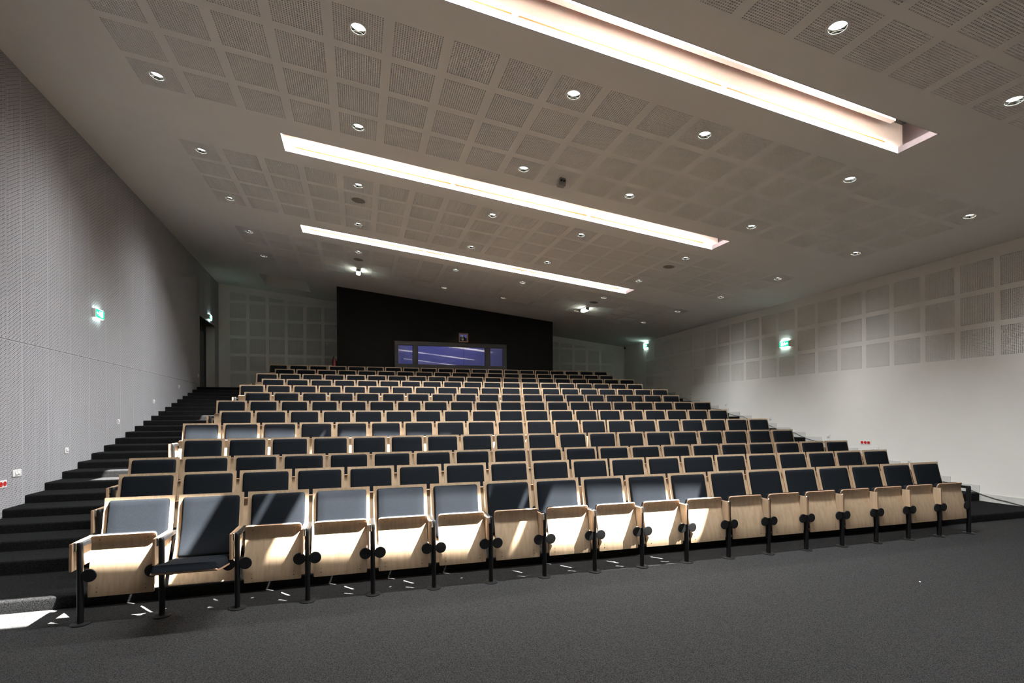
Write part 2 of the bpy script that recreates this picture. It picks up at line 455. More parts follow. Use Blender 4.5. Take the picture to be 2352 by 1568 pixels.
# ------------------------------------------------------------------ skylight windows in the slots
ORD = ['added out of view over the open floor for light', 'above the front row', 'above the middle rows', 'above the rear rows']
for si, s in enumerate(SLOTS):
    x0, x1, y0, y1 = s
    wdw = empty('window_%d' % (si + 2), cpt((x0 + x1) / 2, (y0 + y1) / 2))
    tag(wdw, 'long glowing ceiling skylight slot ' + ORD[si], 'skylight', 'ceiling skylight slots', 'structure')
    base = Vector(wdw.location)
    def part(name, mb_, sm=0):
        me = mb_.mesh(name, sm)
        me.transform(Matrix.Translation(-base)); return put(name, me, wdw)
    # upstand lip, four thin white boards
    t = 0.012; LIP = 0.075
    mb = MB()
    for xa, xb, ya, yb in ((x0, x1, y1, y1 + t), (x0, x1, y0 - t, y0), (x0 - t, x0, y0 - t, y1 + t), (x1, x1 + t, y0 - t, y1 + t)):
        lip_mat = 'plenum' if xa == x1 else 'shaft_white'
        mb.add([cpt(xa, ya), cpt(xb, ya), cpt(xb, yb), cpt(xa, yb), cpt(xa, ya, LIP), cpt(xb, ya, LIP), cpt(xb, yb, LIP), cpt(xa, yb, LIP)],
               [(0, 3, 2, 1), (4, 5, 6, 7), (0, 1, 5, 4), (1, 2, 6, 5), (2, 3, 7, 6), (3, 0, 4, 7)], lip_mat)
    part('upstand', mb)
    mb = MB()
    xa, xb, ya, yb = x0 - .10, x1 + .22, y0 - .14, y1 + .10
    cs = [(xa, ya), (xb, ya), (xb, yb), (xa, yb)]
    for i in range(4):
        p, q = cs[i], cs[(i + 1) % 4]
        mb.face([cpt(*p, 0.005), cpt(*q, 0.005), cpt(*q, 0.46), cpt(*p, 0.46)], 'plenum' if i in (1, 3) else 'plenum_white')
    part('plenum', mb)
    g = GL[si]; nb = 3
    po = portal('skylight_portal', cpt((g[0] + g[1]) / 2, (g[2] + g[3]) / 2, 0.475), (0, 0, -1), g[1] - g[0], g[3] - g[2]); po.rotation_euler = (TH_X, TH_Y, 0)
    # skylight frame: rim and two mullions
    mb = MB()
    def bar(xa, xb, ya, yb, e0, e1, mat):
        mb.add([cpt(xa, ya, e0), cpt(xb, ya, e0), cpt(xb, yb, e0), cpt(xa, yb, e0), cpt(xa, ya, e1), cpt(xb, ya, e1), cpt(xb, yb, e1), cpt(xa, yb, e1)],
               [(0, 3, 2, 1), (4, 5, 6, 7), (0, 1, 5, 4), (1, 2, 6, 5), (2, 3, 7, 6), (3, 0, 4, 7)], mat)
    bar(g[1] - .03, g[1] + .04, g[2] - .02, g[3] + .02, 0.34, 0.47, 'aluminium')
    bar(g[0] - .04, g[0] + .03, g[2] - .02, g[3] + .02, 0.34, 0.47, 'aluminium')
    bar(g[0], g[1], g[2] - .03, g[2] + .012, 0.36, 0.47, 'aluminium')
    bar(g[0], g[1], g[3] - .012, g[3] + .05, 0.30, 0.47, 'aluminium')
    part('frame', mb)
    MX = [3.76, 6.14] if x0 < 2 else [5.6, 6.8]
    for M_ in MX:
        mb = MB(); bar(M_ - .30, M_ + .02, g[2], g[3], 0.37, 0.47, 'aluminium'); bar(M_ + .10, M_ + .29, g[2], g[3], 0.37, 0.47, 'aluminium'); part('mullion', mb)
    ms = [g[0]] + MX + [g[1]]
    for k in range(nb):
        xa_, xb_ = ms[k] + (.29 if k else .02), ms[k + 1] - (.30 if k < nb - 1 else .02)
        mb = MB(); mb.face([cpt(xa_, g[2], 0.45), cpt(xb_, g[2], 0.45), cpt(xb_, g[3], 0.45), cpt(xa_, g[3], 0.45)], 'sky_pane')
        part('pane', mb)
    for M_ in MX:
        mb = MB(); mb.face([cpt(M_ + .02, g[2], 0.45), cpt(M_ + .10, g[2], 0.45), cpt(M_ + .10, g[3], 0.45), cpt(M_ + .02, g[3], 0.45)], 'sky_pane'); part('pane', mb)
    # tubes clipped along the far board
    n3 = 3
    for k in range(n3):
        ta = x0 + .12 + (x1 - x0 - .25) * k / n3; tb = x0 + .12 + (x1 - x0 - .25) * (k + 1) / n3 - 0.04
        mb = MB(); mb.tube([cpt(ta, y1 + .035, .105), cpt(tb, y1 + .035, .105)], 0.015, 'tube_orange')
        tb_ = part('tube', mb, 40)
        for e in (ta, tb):
            mb = MB(); bar(e - .012, e + .012, y1 + .018, y1 + .052, .075, .125, 'shaft_white')
            me = mb.mesh('tube_clip', 0); me.transform(Matrix.Translation(-base)); put('tube_clip', me, tb_)

# ------------------------------------------------------------------ white wall with perforated fields
def on_rw(u, z): return (rx(u), u, z)
thR = -math.atan(RW[1]); cR = math.cos(thR)
zt = [4.195, 3.62, 3.045]
rf = []
for k in range(-2, 20):
    ye = 0.936 + 0.576 * k
    for z in zt: rf.append((ye - PS * cR, ye, z - PS, z))
mb = MB()
sheet(mb, [YF, YB + .1] + [a[k] for a in rf for k in (0, 1)], [-0.1, 6.6] + [a[k] for a in rf for k in (2, 3)], rf, on_rw, 'wall_paint')
wr = put('wall_right', mb.mesh('wall_right', 0)); tag(wr, 'white side wall with three lines of perforated squares', 'wall', kind='structure')
pw = perforated('perforated_panel_wall', 'wall_paint')
# local frame: -Z of the field looks into the room (-X), local X along Y, local Y up
MR = Matrix(((0, 0, 1), (1, 0, 0), (0, 1, 0))).to_4x4()
for a in rf:
    y, z = (a[0] + a[1]) / 2, (a[2] + a[3]) / 2
    o = put('perforated_panel', pw, wr)
    o.matrix_local = Matrix.Translation((rx(y), y, z)) @ Matrix.Rotation(thR, 4, 'Z') @ MR

# ------------------------------------------------------------------ rear wall
bf = []
GX, GZ = 0.5875, 0.5825
for i in list(range(0, 6)) + list(range(18, 24)):
    for j in range(-1, 6):
        xl = -1.962 + GX * i; ztp = 5.368 - GZ * j
        if xl + PS / 2 > BX0 - .02 and xl < BX1 + .3 and i < 10 and xl + PS > BX0 + .05: pass
        if ztp - PS > cz(xl + PS, YB) - 0.2 or ztp < 2.5: continue
        bf.append((xl, xl + PS, ztp - PS, ztp))
mb = MB()
sheet(mb, [lx(YB) - .4, rx(YB) + .3] + [a[k] for a in bf for k in (0, 1)], [2.3, 6.3] + [a[k] for a in bf for k in (2, 3)], bf, lambda u, z: (u, YB, z), 'wall_paint')
wb = put('wall_back', mb.mesh('wall_back', 0)); tag(wb, 'white rear wall with perforated squares beside the black booth', 'wall', kind='structure')
MBK = Matrix(((1, 0, 0), (0, 0, 1), (0, -1, 0))).to_4x4()   # local Z -> +Y, local Y -> -Z, local X -> X
for a in bf:
    xc, zc = (a[0] + a[1]) / 2, (a[2] + a[3]) / 2
    if a[3] > cz(a[1], YB) - 0.22:
        me = perforated('perforated_panel_cut', 'wall_paint', hole_ok=lambda u, v, xc=xc, zc=zc: (zc - v) < cz(xc + u, YB) - 0.22)
    else: me = pw
    o = put('perforated_panel', me, wb); o.matrix_local = Matrix.Translation((xc, YB, zc)) @ MBK

# ------------------------------------------------------------------ front wall behind the camera
mb = MB(); mb.face([(lx(YF) - .3, YF, 0), (rx(YF) + .3, YF, 0), (rx(YF) + .3, YF, 6.6), (lx(YF) - .3, YF, 6.6)], 'wall_paint')
wf = put('wall_front', mb.mesh('wall_front', 0)); tag(wf, 'plain white wall facing the rows of seats', 'wall', kind='structure')

# ------------------------------------------------------------------ perforated metal wall
thL = -math.atan(LW[1])
DOOR = (11.19, 13.05, 2.453, 4.49)
mb = MB()
sheet(mb, [YF, 1.4, YB + .1, DOOR[0], DOOR[1]], [-.1, 6.4, DOOR[2], DOOR[3]], [(DOOR[0], DOOR[1], DOOR[2], DOOR[3]), (YF, 1.4, -.2, 6.5)], lambda u, z: (lx(u) - 0.045, u, z), 'panel_void')
mb.face([(lx(YF), YF, 0), (lx(1.4), 1.4, 0), (lx(1.4), 1.4, 6.4), (lx(YF), YF, 6.4)], 'metal_plain')
mb.face([(lx(1.4) + .001, 1.4, -.1), (lx(1.4) - .05, 1.4, -.1), (lx(1.4) - .05, 1.4, 6.5), (lx(1.4) + .001, 1.4, 6.5)], 'metal_plain')
wl = put('wall_left', mb.mesh('wall_left', 0)); tag(wl, 'grey side wall clad in perforated metal panels', 'wall', kind='structure')

def metal_panel(name, W, z0, z1, skip=None):
    """sheet in the local YZ plane facing +X: staggered round holes with dimples between them"""
    V, F, Mi = [], [], []
    def face(ix, mi): F.append(ix); Mi.append(mi)
    P = 0.05; ch = P / 2; cw = 0.0242; strip = W / 2
    c8, s8 = [math.cos(math.pi / 8 + k * math.pi / 4) for k in range(8)], [math.sin(math.pi / 8 + k * math.pi / 4) for k in range(8)]
    g = 0.0018
    ymarks = []
    def quad(ya, yb, za, zb):
        k = len(V); V.extend([(0, ya, za), (0, yb, za), (0, yb, zb), (0, ya, zb)]); face((k, k + 1, k + 2, k + 3), 0)
    for s_ in range(2):
        ys = s_ * strip + (strip - 11 * cw) / 2
        quad(g if s_ == 0 else s_ * strip, ys, z0, z1)
        quad(ys + 11 * cw, W - g if s_ == 1 else strip, z0, z1)
        for i in range(11):
            ya = ys + i * cw; yb = ya + cw
            z = z0 + 0.006 + ((i + 11 * s_) % 3) * P / 3
            quad(ya, yb, z0, z)
            n = 0
            while z + ch <= z1 - 0.004:
                k = len(V); yc, zc = (ya + yb) / 2, z + ch / 2
                hole = n % 2 == 0
                r = 0.0078 if hole else 0.0068
                V.extend([(0, ya, z), (0, yb, z), (0, yb, z + ch), (0, ya, z + ch)])
                V.extend([(0, yc + r * c8[q], zc + r * s8[q]) for q in range(8)])
                O = [k + 4 + q for q in range(8)]
                face((k, k + 1, O[6], O[5]), 0); face((k + 1, k + 2, O[0], O[7]), 0); face((k + 2, k + 3, O[2], O[1]), 0); face((k + 3, k, O[4], O[3]), 0)
                face((k + 1, O[7], O[6]), 0); face((k + 2, O[1], O[0]), 0); face((k + 3, O[3], O[2]), 0); face((k, O[5], O[4]), 0)
                if hole:
                    j = len(V); V.extend([(-0.012, yc + r * c8[q], zc + r * s8[q]) for q in range(8)])
                    for q in range(8): face((O[q], O[(q + 1) % 8], j + (q + 1) % 8, j + q), 0)
                else:
                    j = len(V); V.append((-0.0055, yc, zc))
                    for q in range(8): face((O[q], O[(q + 1) % 8], j), 0)
                z += ch; n += 1
            quad(ya, yb, z, z1)
    for ya in (g, W - g):
        k = len(V); V.extend([(0, ya, z0), (0, ya, z1), (-.03, ya, z1), (-.03, ya, z0)]); face((k, k + 1, k + 2, k + 3), 0)
    me = bpy.data.meshes.new(name); me.from_pydata(V, [], F); me.materials.append(MATS['metal_panel']); me.update()
    return me
PWD = 0.5825
SEAM = 2.545
pl_lo = metal_panel('metal_panel_lower', PWD, 0.0, SEAM - 0.003)
pl_up = metal_panel('metal_panel_upper', PWD, SEAM + 0.003, 6.15)
y = 2.666 - 2 * PWD
last = None
while y < DOOR[0] - 0.05:
    Wd = PWD
    if y + PWD > DOOR[0] + 0.02:
        Wd = DOOR[0] - y
        a, b_ = metal_panel('metal_panel_lower_end', Wd, 0.0, SEAM - .003), metal_panel('metal_panel_upper_end', Wd, SEAM + .003, 6.15)
    else: a, b_ = pl_lo, pl_up
    for me in (a, b_):
        put('metal_panel', me, wl, (lx(y), y, 0), (0, 0, thL))
    y += Wd
# above the door and beyond it
me = metal_panel('metal_panel_over_door', DOOR[1] - DOOR[0], DOOR[3], 6.15); put('metal_panel', me, wl, (lx(DOOR[0]), DOOR[0], 0), (0, 0, thL))
me = metal_panel('metal_panel_beyond_door', YB - DOOR[1], 2.3, 6.15); put('metal_panel', me, wl, (lx(DOOR[1]), DOOR[1], 0), (0, 0, thL))

# door in its recess
dr = empty('door_1', (lx(11.9) - 0.3, 11.9, DOOR[2])); tag(dr, 'dark grey door recessed in the metal wall at the stair top', 'door', kind='structure')
def dpart(name, mb_, parent=dr, sm=30):
    me = mb_.mesh(name, sm); me.transform(Matrix.Translation(-Vector(dr.location))); return put(name, me, parent)
mb = MB(); xd = lx(12.1) - 0.32
mb.box(xd - .05, xd, DOOR[0] + .06, DOOR[1] - .06, DOOR[2] + .004, DOOR[3] - .2, 'door_paint', 0.004)
leaf = dpart('door_leaf', mb)
mb = MB()
mb.box(xd - .06, xd + .03, DOOR[0], DOOR[0] + .06, DOOR[2], DOOR[3], 'frame_grey'); mb.box(xd - .06, xd + .03, DOOR[1] - .06, DOOR[1], DOOR[2], DOOR[3], 'frame_grey')
mb.box(xd - .06, xd + .03, DOOR[0] + .06, DOOR[1] - .06, DOOR[3] - .2, DOOR[3], 'frame_grey')
dpart('door_frame', mb)
mb = MB()
mb.face([(lx(DOOR[1]), DOOR[1], DOOR[2]), (xd - .06, DOOR[1], DOOR[2]), (xd - .06, DOOR[1], DOOR[3]), (lx(DOOR[1]), DOOR[1], DOOR[3])], 'reveal_plaster')
mb.face([(lx(DOOR[0]), DOOR[0], DOOR[2]), (xd - .06, DOOR[0], DOOR[2]), (xd - .06, DOOR[0], DOOR[3]), (lx(DOOR[0]), DOOR[0], DOOR[3])], 'reveal_plaster')
mb.face([(lx(DOOR[0]), DOOR[0], DOOR[3]), (lx(DOOR[1]), DOOR[1], DOOR[3]), (xd - .06, DOOR[1], DOOR[3]), (xd - .06, DOOR[0], DOOR[3])], 'frame_grey')
dpart('reveal', mb, sm=0)
mb = MB(); hz = 3.42; hyy = 11.55
mb.lathe([(.026, 0), (.026, .008)], 'chrome', (xd, hyy, hz), axis='x'); mb.tube([(xd, hyy, hz), (xd + .05, hyy, hz), (xd + .055, hyy + .03, hz), (xd + .055, hyy + .14, hz)], .010, 'chrome')
mb.lathe([(.024, 0), (.024, .008)], 'chrome', (xd, hyy, hz - .1), axis='x')
h_ = dpart('handle', mb, leaf)

# ------------------------------------------------------------------ black projection booth
bt = empty('wall_booth', (5, BOOTH_Y, 2.2)); tag(bt, 'matt black projection booth wall behind the last row', 'wall', kind='structure')
def bpart(name, mb_, parent=bt, sm=0):
    me = mb_.mesh(name, sm); me.transform(Matrix.Translation(-Vector(bt.location))); return put(name, me, parent)
WIN = (3.188, 6.865, 3.15, 3.987)
PORT = (5.244, 5.549, 4.02, 4.312)
mb = MB()
sheet(mb, [BX0, BX1, WIN[0], WIN[1], PORT[0], PORT[1]], [2.0, 5.75, WIN[2], WIN[3], PORT[2], PORT[3]], [WIN, PORT], lambda u, z: (u, BOOTH_Y, z), 'black_wall')
for p, q in (((BX0, BOOTH_Y), (BX0, YB)), ((BX1, BOOTH_Y), (BX1, YB))):
    mb.face([(*p, 2.0), (*q, 2.0), (*q, 5.75), (*p, 5.75)], 'black_wall')
bpart('booth_shell', mb)
mb = MB()   # room inside the booth
xa, xb, ya, yb, za, zb = BX0 + .3, BX1 - .3, BOOTH_Y + .12, YB - .1, 2.3, 4.7
for f in ([(xa, yb, za), (xb, yb, za), (xb, yb, zb), (xa, yb, zb)], [(xa, ya, za), (xa, yb, za), (xa, yb, zb), (xa, ya, zb)], [(xb, ya, za), (xb, yb, za), (xb, yb, zb), (xb, ya, zb)],
          [(xa, ya, za), (xb, ya, za), (xb, yb, za), (xa, yb, za)], [(xa, ya, zb), (xb, ya, zb), (xb, yb, zb), (xa, yb, zb)]):
    mb.face(f, 'booth_inside')
bpart('booth_room', mb)
mb = MB()
for p in (4.15, 5.85): mb.box(p - .004, p + .004, yb - .012, yb, 2.3, 4.6, 'frame_grey')
bpart('wall_joint', mb)
mb = MB(); mb.box(3.6, 6.6, YB - 1.1, YB - .95, 4.58, 4.64, 'booth_lamp'); bpart('booth_lamp', mb)

wn = empty('window_1', ((WIN[0] + WIN[1]) / 2, BOOTH_Y, WIN[2])); tag(wn, 'three-pane booth window with violet light and skylight reflections', 'window', kind='structure')
def wpart(name, mb_, parent=wn, sm=0):
    me = mb_.mesh(name, sm); me.transform(Matrix.Translation(-Vector(wn.location))); return put(name, me, parent)
PANES = [(3.30, 3.75), (3.918, 6.118), (6.298, 6.74)]; pz0, pz1 = 3.264, 3.86
xs = [WIN[0]] + [v for p in PANES for v in p] + [WIN[1]]
mb = MB()
mb.box(WIN[0], WIN[1], BOOTH_Y - .015, BOOTH_Y + .09, pz1, WIN[3], 'frame_grey', .004)
mb.box(WIN[0], WIN[1], BOOTH_Y - .015, BOOTH_Y + .09, WIN[2], pz0, 'frame_grey', .004)
mb.box(WIN[0], PANES[0][0], BOOTH_Y - .014, BOOTH_Y + .09, pz0, pz1, 'frame_grey'); mb.box(PANES[2][1], WIN[1], BOOTH_Y - .014, BOOTH_Y + .09, pz0, pz1, 'frame_grey')
wpart('window_frame', mb)
for p, q in zip(PANES, PANES[1:]):
    mb = MB(); mb.box(p[1], q[0], BOOTH_Y - .02, BOOTH_Y + .09, pz0, pz1, 'frame_grey', .004); wpart('mullion', mb)
for p in PANES:
    mb = MB(); mb.face([(p[0], BOOTH_Y + .03, pz0), (p[1], BOOTH_Y + .03, pz0), (p[1], BOOTH_Y + .03, pz1), (p[0], BOOTH_Y + .03, pz1)], 'booth_glass'); wpart('pane', mb)

pt = empty('projector_port', ((PORT[0] + PORT[1]) / 2, BOOTH_Y, PORT[2])); tag(pt, 'square timber-framed projector port in the black booth wall', 'projector port', kind='thing')
def ppart(name, mb_, sm=0):
    me = mb_.mesh(name, sm); me.transform(Matrix.Translation(-Vector(pt.location))); return put(name, me, pt)
mb = MB(); t = .028; a, b_, c, d = PORT
mb.box(a, b_, BOOTH_Y - .012, BOOTH_Y + .1, c, c + t, 'port_wood'); mb.box(a, b_, BOOTH_Y - .012, BOOTH_Y + .1, d - t, d, 'port_wood')
mb.box(a, a + t, BOOTH_Y - .012, BOOTH_Y + .1, c + t, d - t, 'port_wood'); mb.box(b_ - t, b_, BOOTH_Y - .012, BOOTH_Y + .1, c + t, d - t, 'port_wood')
ppart('port_frame', mb)
pj = empty('projector', (5.395, BOOTH_Y + .3, 4.05)); tag(pj, 'black projector with round lens behind the timber port', 'projector')
mb = MB(); mb.box(-.3, .3, -.02, .5, -.12, .16, 'black_plastic', .02); put('body', mb.mesh('body'), pj)
mb = MB(); mb.lathe([(.10, -.02), (.105, .14), (.095, .15), (.085, .14), (.06, .10)], 'lens_dark', (0, 0, .10), 28, axis='y'); put('lens', mb.mesh('lens'), pj)
mb = MB(); mb.lathe([(.03, 0), (.0005, .008)], 'chrome', (.02, -.108, .08), 12, axis='y'); put('lens_glint', mb.mesh('lens_glint'), pj)

# ------------------------------------------------------------------ the folding seats
def curve(pts, n):
    """Catmull-Rom resampling of a 2D profile"""
    P = [Vector(p) for p in pts]; P = [P[0] * 2 - P[1]] + P + [P[-1] * 2 - P[-2]]; out = []
    seg = len(P) - 3
    for i in range(n + 1):
        t = i / n * seg; k = min(int(t), seg - 1); u = t - k
        a, b, c, d = P[k:k + 4]
        out.append(0.5 * ((2 * b) + (c - a) * u + (2 * a - 5 * b + 4 * c - d) * u * u + (3 * b - a - 3 * c + d) * u ** 3))
    return out
def normals(pf):
    out = []
    for i in range(len(pf)):
        d = pf[min(i + 1, len(pf) - 1)] - pf[max(i - 1, 0)]; d.normalize(); out.append(Vector((d.y, -d.x)))
    return out     # for a profile running upwards in (y, z): points towards +y (backwards)
def arclen(pf):
    s = [0.0]
    for a, b in zip(pf, pf[1:]): s.append(s[-1] + (b - a).length)
    return s
def shell(mb, prof, n, W, t, mat, edge, r0=0.0, r1=0.0):
    pf = curve(prof, n); s = arclen(pf); L = s[-1]
    extra = []
    if r1:    # denser points near the rounded end
        ends = [L - r1 * k for k in (1, .6, .3, .1, 0)]
    nm = normals(pf)
    def hw(q):
        h = W / 2
        if r0 and q < r0: h = W / 2 - r0 + math.sqrt(max(0, r0 * r0 - (r0 - q) ** 2))
        if r1 and L - q < r1: h = W / 2 - r1 + math.sqrt(max(0, r1 * r1 - (r1 - (L - q)) ** 2))
        return h
    q = sorted(set([round(x, 5) for x in s] + [round(r0 * k, 5) for k in (.1, .3, .6, 1)] * (r0 > 0) + [round(L - r1 * k, 5) for k in (.1, .3, .6, 1)] * (r1 > 0)))
    def at(u):
        k = 0
        while k < len(s) - 2 and s[k + 1] < u: k += 1
        f = (u - s[k]) / max(1e-9, s[k + 1] - s[k]); f = min(1, max(0, f))
        return pf[k].lerp(pf[k + 1], f), nm[k].lerp(nm[k + 1], f)
    A = []
    for u in q:
        p, nn = at(u); h = hw(u)
        A.append([(-h, p.x, p.y), (h, p.x, p.y), (h, p.x + nn.x * t, p.y + nn.y * t), (-h, p.x + nn.x * t, p.y + nn.y * t)])
    vs = [v for a in A for v in a]
    front = [(4 * i, 4 * i + 1, 4 * i + 5, 4 * i + 4) for i in range(len(A) - 1)]
    back = [(4 * i + 3, 4 * i + 7, 4 * i + 6, 4 * i + 2) for i in range(len(A) - 1)]
    sides = [(4 * i, 4 * i + 4, 4 * i + 7, 4 * i + 3) for i in range(len(A) - 1)] + [(4 * i + 1, 4 * i + 2, 4 * i + 6, 4 * i + 5) for i in range(len(A) - 1)]
    e = 4 * (len(A) - 1)
    k = len(mb.v); mb.v.extend(vs)
    for f in front + back: mb.f.append(tuple(k + a for a in f)); mb.m.append(mb.mat(mat))
    for f in sides + [(0, 3, 2, 1), (e, e + 1, e + 2, e + 3)]: mb.f.append(tuple(k + a for a in f)); mb.m.append(mb.mat(edge))
def pad(mb, prof, W, T, mat, rc=0.03, nv=14, sign=-1):
    """upholstered pad lying on a profile: domed edge, rounded corners; sign -1 = pad towards -normal (front)"""
    pf = curve(prof, 40); s = arclen(pf); L = s[-1]; nm = normals(pf)
    e = min(0.022, L / 4)
    qs = [0, e * .12, e * .4, e] + [e + (L - 2 * e) * k / nv for k in range(1, nv)] + [L - e, L - e * .4, L - e * .12, L]
    xs = [0, e * .12, e * .4, e] + [e + (W - 2 * e) * k / 6 for k in range(1, 6)] + [W - e, W - e * .4, W - e * .12, W]
    def at(u):
        k = 0
        while k < len(s) - 2 and s[k + 1] < u: k += 1
        f = min(1, max(0, (u - s[k]) / max(1e-9, s[k + 1] - s[k]))); return pf[k].lerp(pf[k + 1], f), nm[k].lerp(nm[k + 1], f)
    vs = []
    for u in qs:
        for x in xs:
            # rounded corner clamp
            cx, cu = min(max(x, rc), W - rc), min(max(u, rc), L - rc)
            dx, du = x - cx, u - cu; d = math.hypot(dx, du)
            m_ = max(abs(dx), abs(du))
            if d > 1e-9 and abs(dx) > 1e-9 and abs(du) > 1e-9:
                k = m_ / d; x2, u2 = cx + dx * k, cu + du * k; inset = rc - m_
            else: x2, u2 = x, u; inset = min(x, W - x, u, L - u)
            f = min(1.0, max(0.0, inset / e)); dep = T * math.sqrt(max(0, 1 - (1 - f) ** 2))
            dep += 0.004 * math.sin(math.pi * x / W) * math.sin(math.pi * u / L)
            p, nn = at(u2)
            vs.append((x2 - W / 2, p.x + sign * nn.x * dep, p.y + sign * nn.y * dep))
    n = len(xs); fs = [(i * n + j, i * n + j + 1, (i + 1) * n + j + 1, (i + 1) * n + j) for i in range(len(qs) - 1) for j in range(n - 1)]
    mb.add(vs, fs, mat)

SEAT = {}
BACKP = [(0.085, 0.212), (0.115, 0.28), (0.168, 0.37), (0.235, 0.49), (0.285, 0.61), (0.318, 0.74), (0.345, 0.86), (0.356, 0.925)]
mb = MB(); shell(mb, BACKP, 26, 0.516, 0.014, 'birch', 'birch_edge', 0.006, 0.004); SEAT['back_panel'] = mb.mesh('back_panel', 35)
BC = curve(BACKP, 60); BCI = [p for p in BC if 0.40 < p.y < 0.898]
mb = MB(); pad(mb, [tuple(BCI[i]) for i in range(0, len(BCI), 4)] + [tuple(BCI[-1])], 0.452, 0.026, 'fabric', 0.028); SEAT['back_cushion'] = mb.mesh('back_cushion', 60)
SP = [(-0.010, 0.206), (-0.0095, 0.25), (-0.003, 0.32), (0.015, 0.42), (0.038, 0.52), (0.053, 0.58), (0.055, 0.612), (0.047, 0.645), (0.034, 0.672)]
mb = MB(); shell(mb, SP, 28, 0.447, 0.013, 'birch', 'birch_edge', 0.008, 0.022)
def screw(x, z, r=0.0042):
    pf = curve(SP, 60); p = min(pf, key=lambda q: abs(q.y - z))
    mb.lathe([(r, -0.002), (r, 0.0012)], 'black_plastic', (x, p.x, z), 8, axis='y')
for x in (-.165, .165):
    screw(x, .636); screw(x, .275, .003); screw(x, .243)
SEAT['seat_panel'] = mb.mesh('seat_panel', 35)
SPB = [(p.x + .0125, p.y) for p in curve(SP, 30) if 0.232 < p.y < 0.668]
mb = MB(); pad(mb, SPB[::3] + [SPB[-1]], 0.443, 0.052, 'fabric', 0.03, sign=1); SEAT['seat_cushion'] = mb.mesh('seat_cushion', 60)
# lowered seat
SD = [(-0.402, 0.452), (-0.385, 0.437), (-0.33, 0.424), (-0.2, 0.404), (-0.08, 0.388), (0.0, 0.378), (0.07, 0.372)]
mb = MB(); shell(mb, SD, 26, 0.447, -0.013, 'birch', 'birch_edge', 0.022, 0.01); SEAT['seat_panel_down'] = mb.mesh('seat_panel', 35)
SDT = [(-0.404, 0.458), (-0.385, 0.448), (-0.33, 0.437), (-0.2, 0.417), (-0.08, 0.401), (0.06, 0.388)]
mb = MB(); pad(mb, SDT, 0.445, 0.058, 'fabric', 0.035, sign=-1); SEAT['seat_cushion_down'] = mb.mesh('seat_cushion', 60)

def oval(cx, cy, a, b, z, n=16): return [(cx + a * math.cos(2 * math.pi * j / n), cy + b * math.sin(2 * math.pi * j / n), z) for j in range(n)]
def post_mesh(x):
    mb = MB()
    rings = [oval(x, 0, .021, .027, .008)] + [oval(x, 0, .021, .027, .60)] + [oval(x, 0, .0205, .026, .625), oval(x, 0, .016, .02, .634)]
    mb.ring_stack(rings, 'black_metal')
    return mb.mesh('post', 50)
def base_mesh(x):
    mb = MB(); mb.ring_stack([oval(x, .0, .066, .066, 0, 24), oval(x, 0, .066, .066, .007, 24), oval(x, 0, .058, .058, .0115, 24), oval(x, 0, .025, .03, .0125, 24)], 'black_metal'); return mb.mesh('base_plate', 40)
def arm_mesh(x):
    mb = MB(); mb.box(x - .014, x + .014, -.012, .30, .597, .632, 'black_metal', .005)
    mb.box(x - .012, x + .012, .275, .315, .40, .62, 'black_metal', .004); return mb.mesh('armrest_bar', 30)
def tablet_mesh(x):
    mb = MB()
    x1 = x - .030; x0 = x1 - .017
    pr = [(-.055, .424), (-.049, .634), (.27, .636), (.285, .62), (.285, .47), (.26, .43)]
    n = len(pr)
    mb.add([(x0, *p) for p in pr] + [(x1, *p) for p in pr], [tuple(range(n)), tuple(range(2 * n - 1, n - 1, -1))], 'birch')
    mb.add([(x0, *p) for p in pr] + [(x1, *p) for p in pr], [(i, n + i, n + (i + 1) % n, (i + 1) % n) for i in range(n)], 'birch_edge')
    mb.lathe([(.004, 0), (.004, .0012)], 'grey_plastic', (x0 - .001, -.02, .60), 8, axis='x')
    return mb.mesh('writing_tablet', 20)
def pivot_mesh(x):
    mb = MB(); mb.lathe([(.012, .575), (.012, .628), (.0135, .629), (.0135, .636), (.010, .639)], 'chrome', (x - .022, -.026, 0), 14); return mb.mesh('tablet_pivot', 40)
def disc_mesh(x):
    mb = MB(); mb.lathe([(.051, 0), (.051, .006), (.048, .009)], 'black_plastic', (x, -.012, .378), 26, axis='y'); return mb.mesh('hinge_disc', 40)
def pin_mesh(xa, xb):
    mb = MB(); mb.tube([(xa, -.004, .388), (xb, -.004, .388)], .0075, 'black_metal'); return mb.mesh('hinge_pin', 50)
HP = 0.275
SEAT['post'] = post_mesh(-HP); SEAT['base_plate'] = base_mesh(-HP); SEAT['armrest_bar'] = arm_mesh(-HP); SEAT['writing_tablet'] = tablet_mesh(-HP); SEAT['tablet_pivot'] = pivot_mesh(-HP)
SEAT['disc_a'] = disc_mesh(-.211); SEAT['disc_b'] = disc_mesh(.211); SEAT['pin_a'] = pin_mesh(-HP, -.2); SEAT['pin_b'] = pin_mesh(.2, HP)
SEAT['post_end'] = post_mesh(HP); SEAT['base_end'] = base_mesh(HP); SEAT['arm_end'] = arm_mesh(HP)

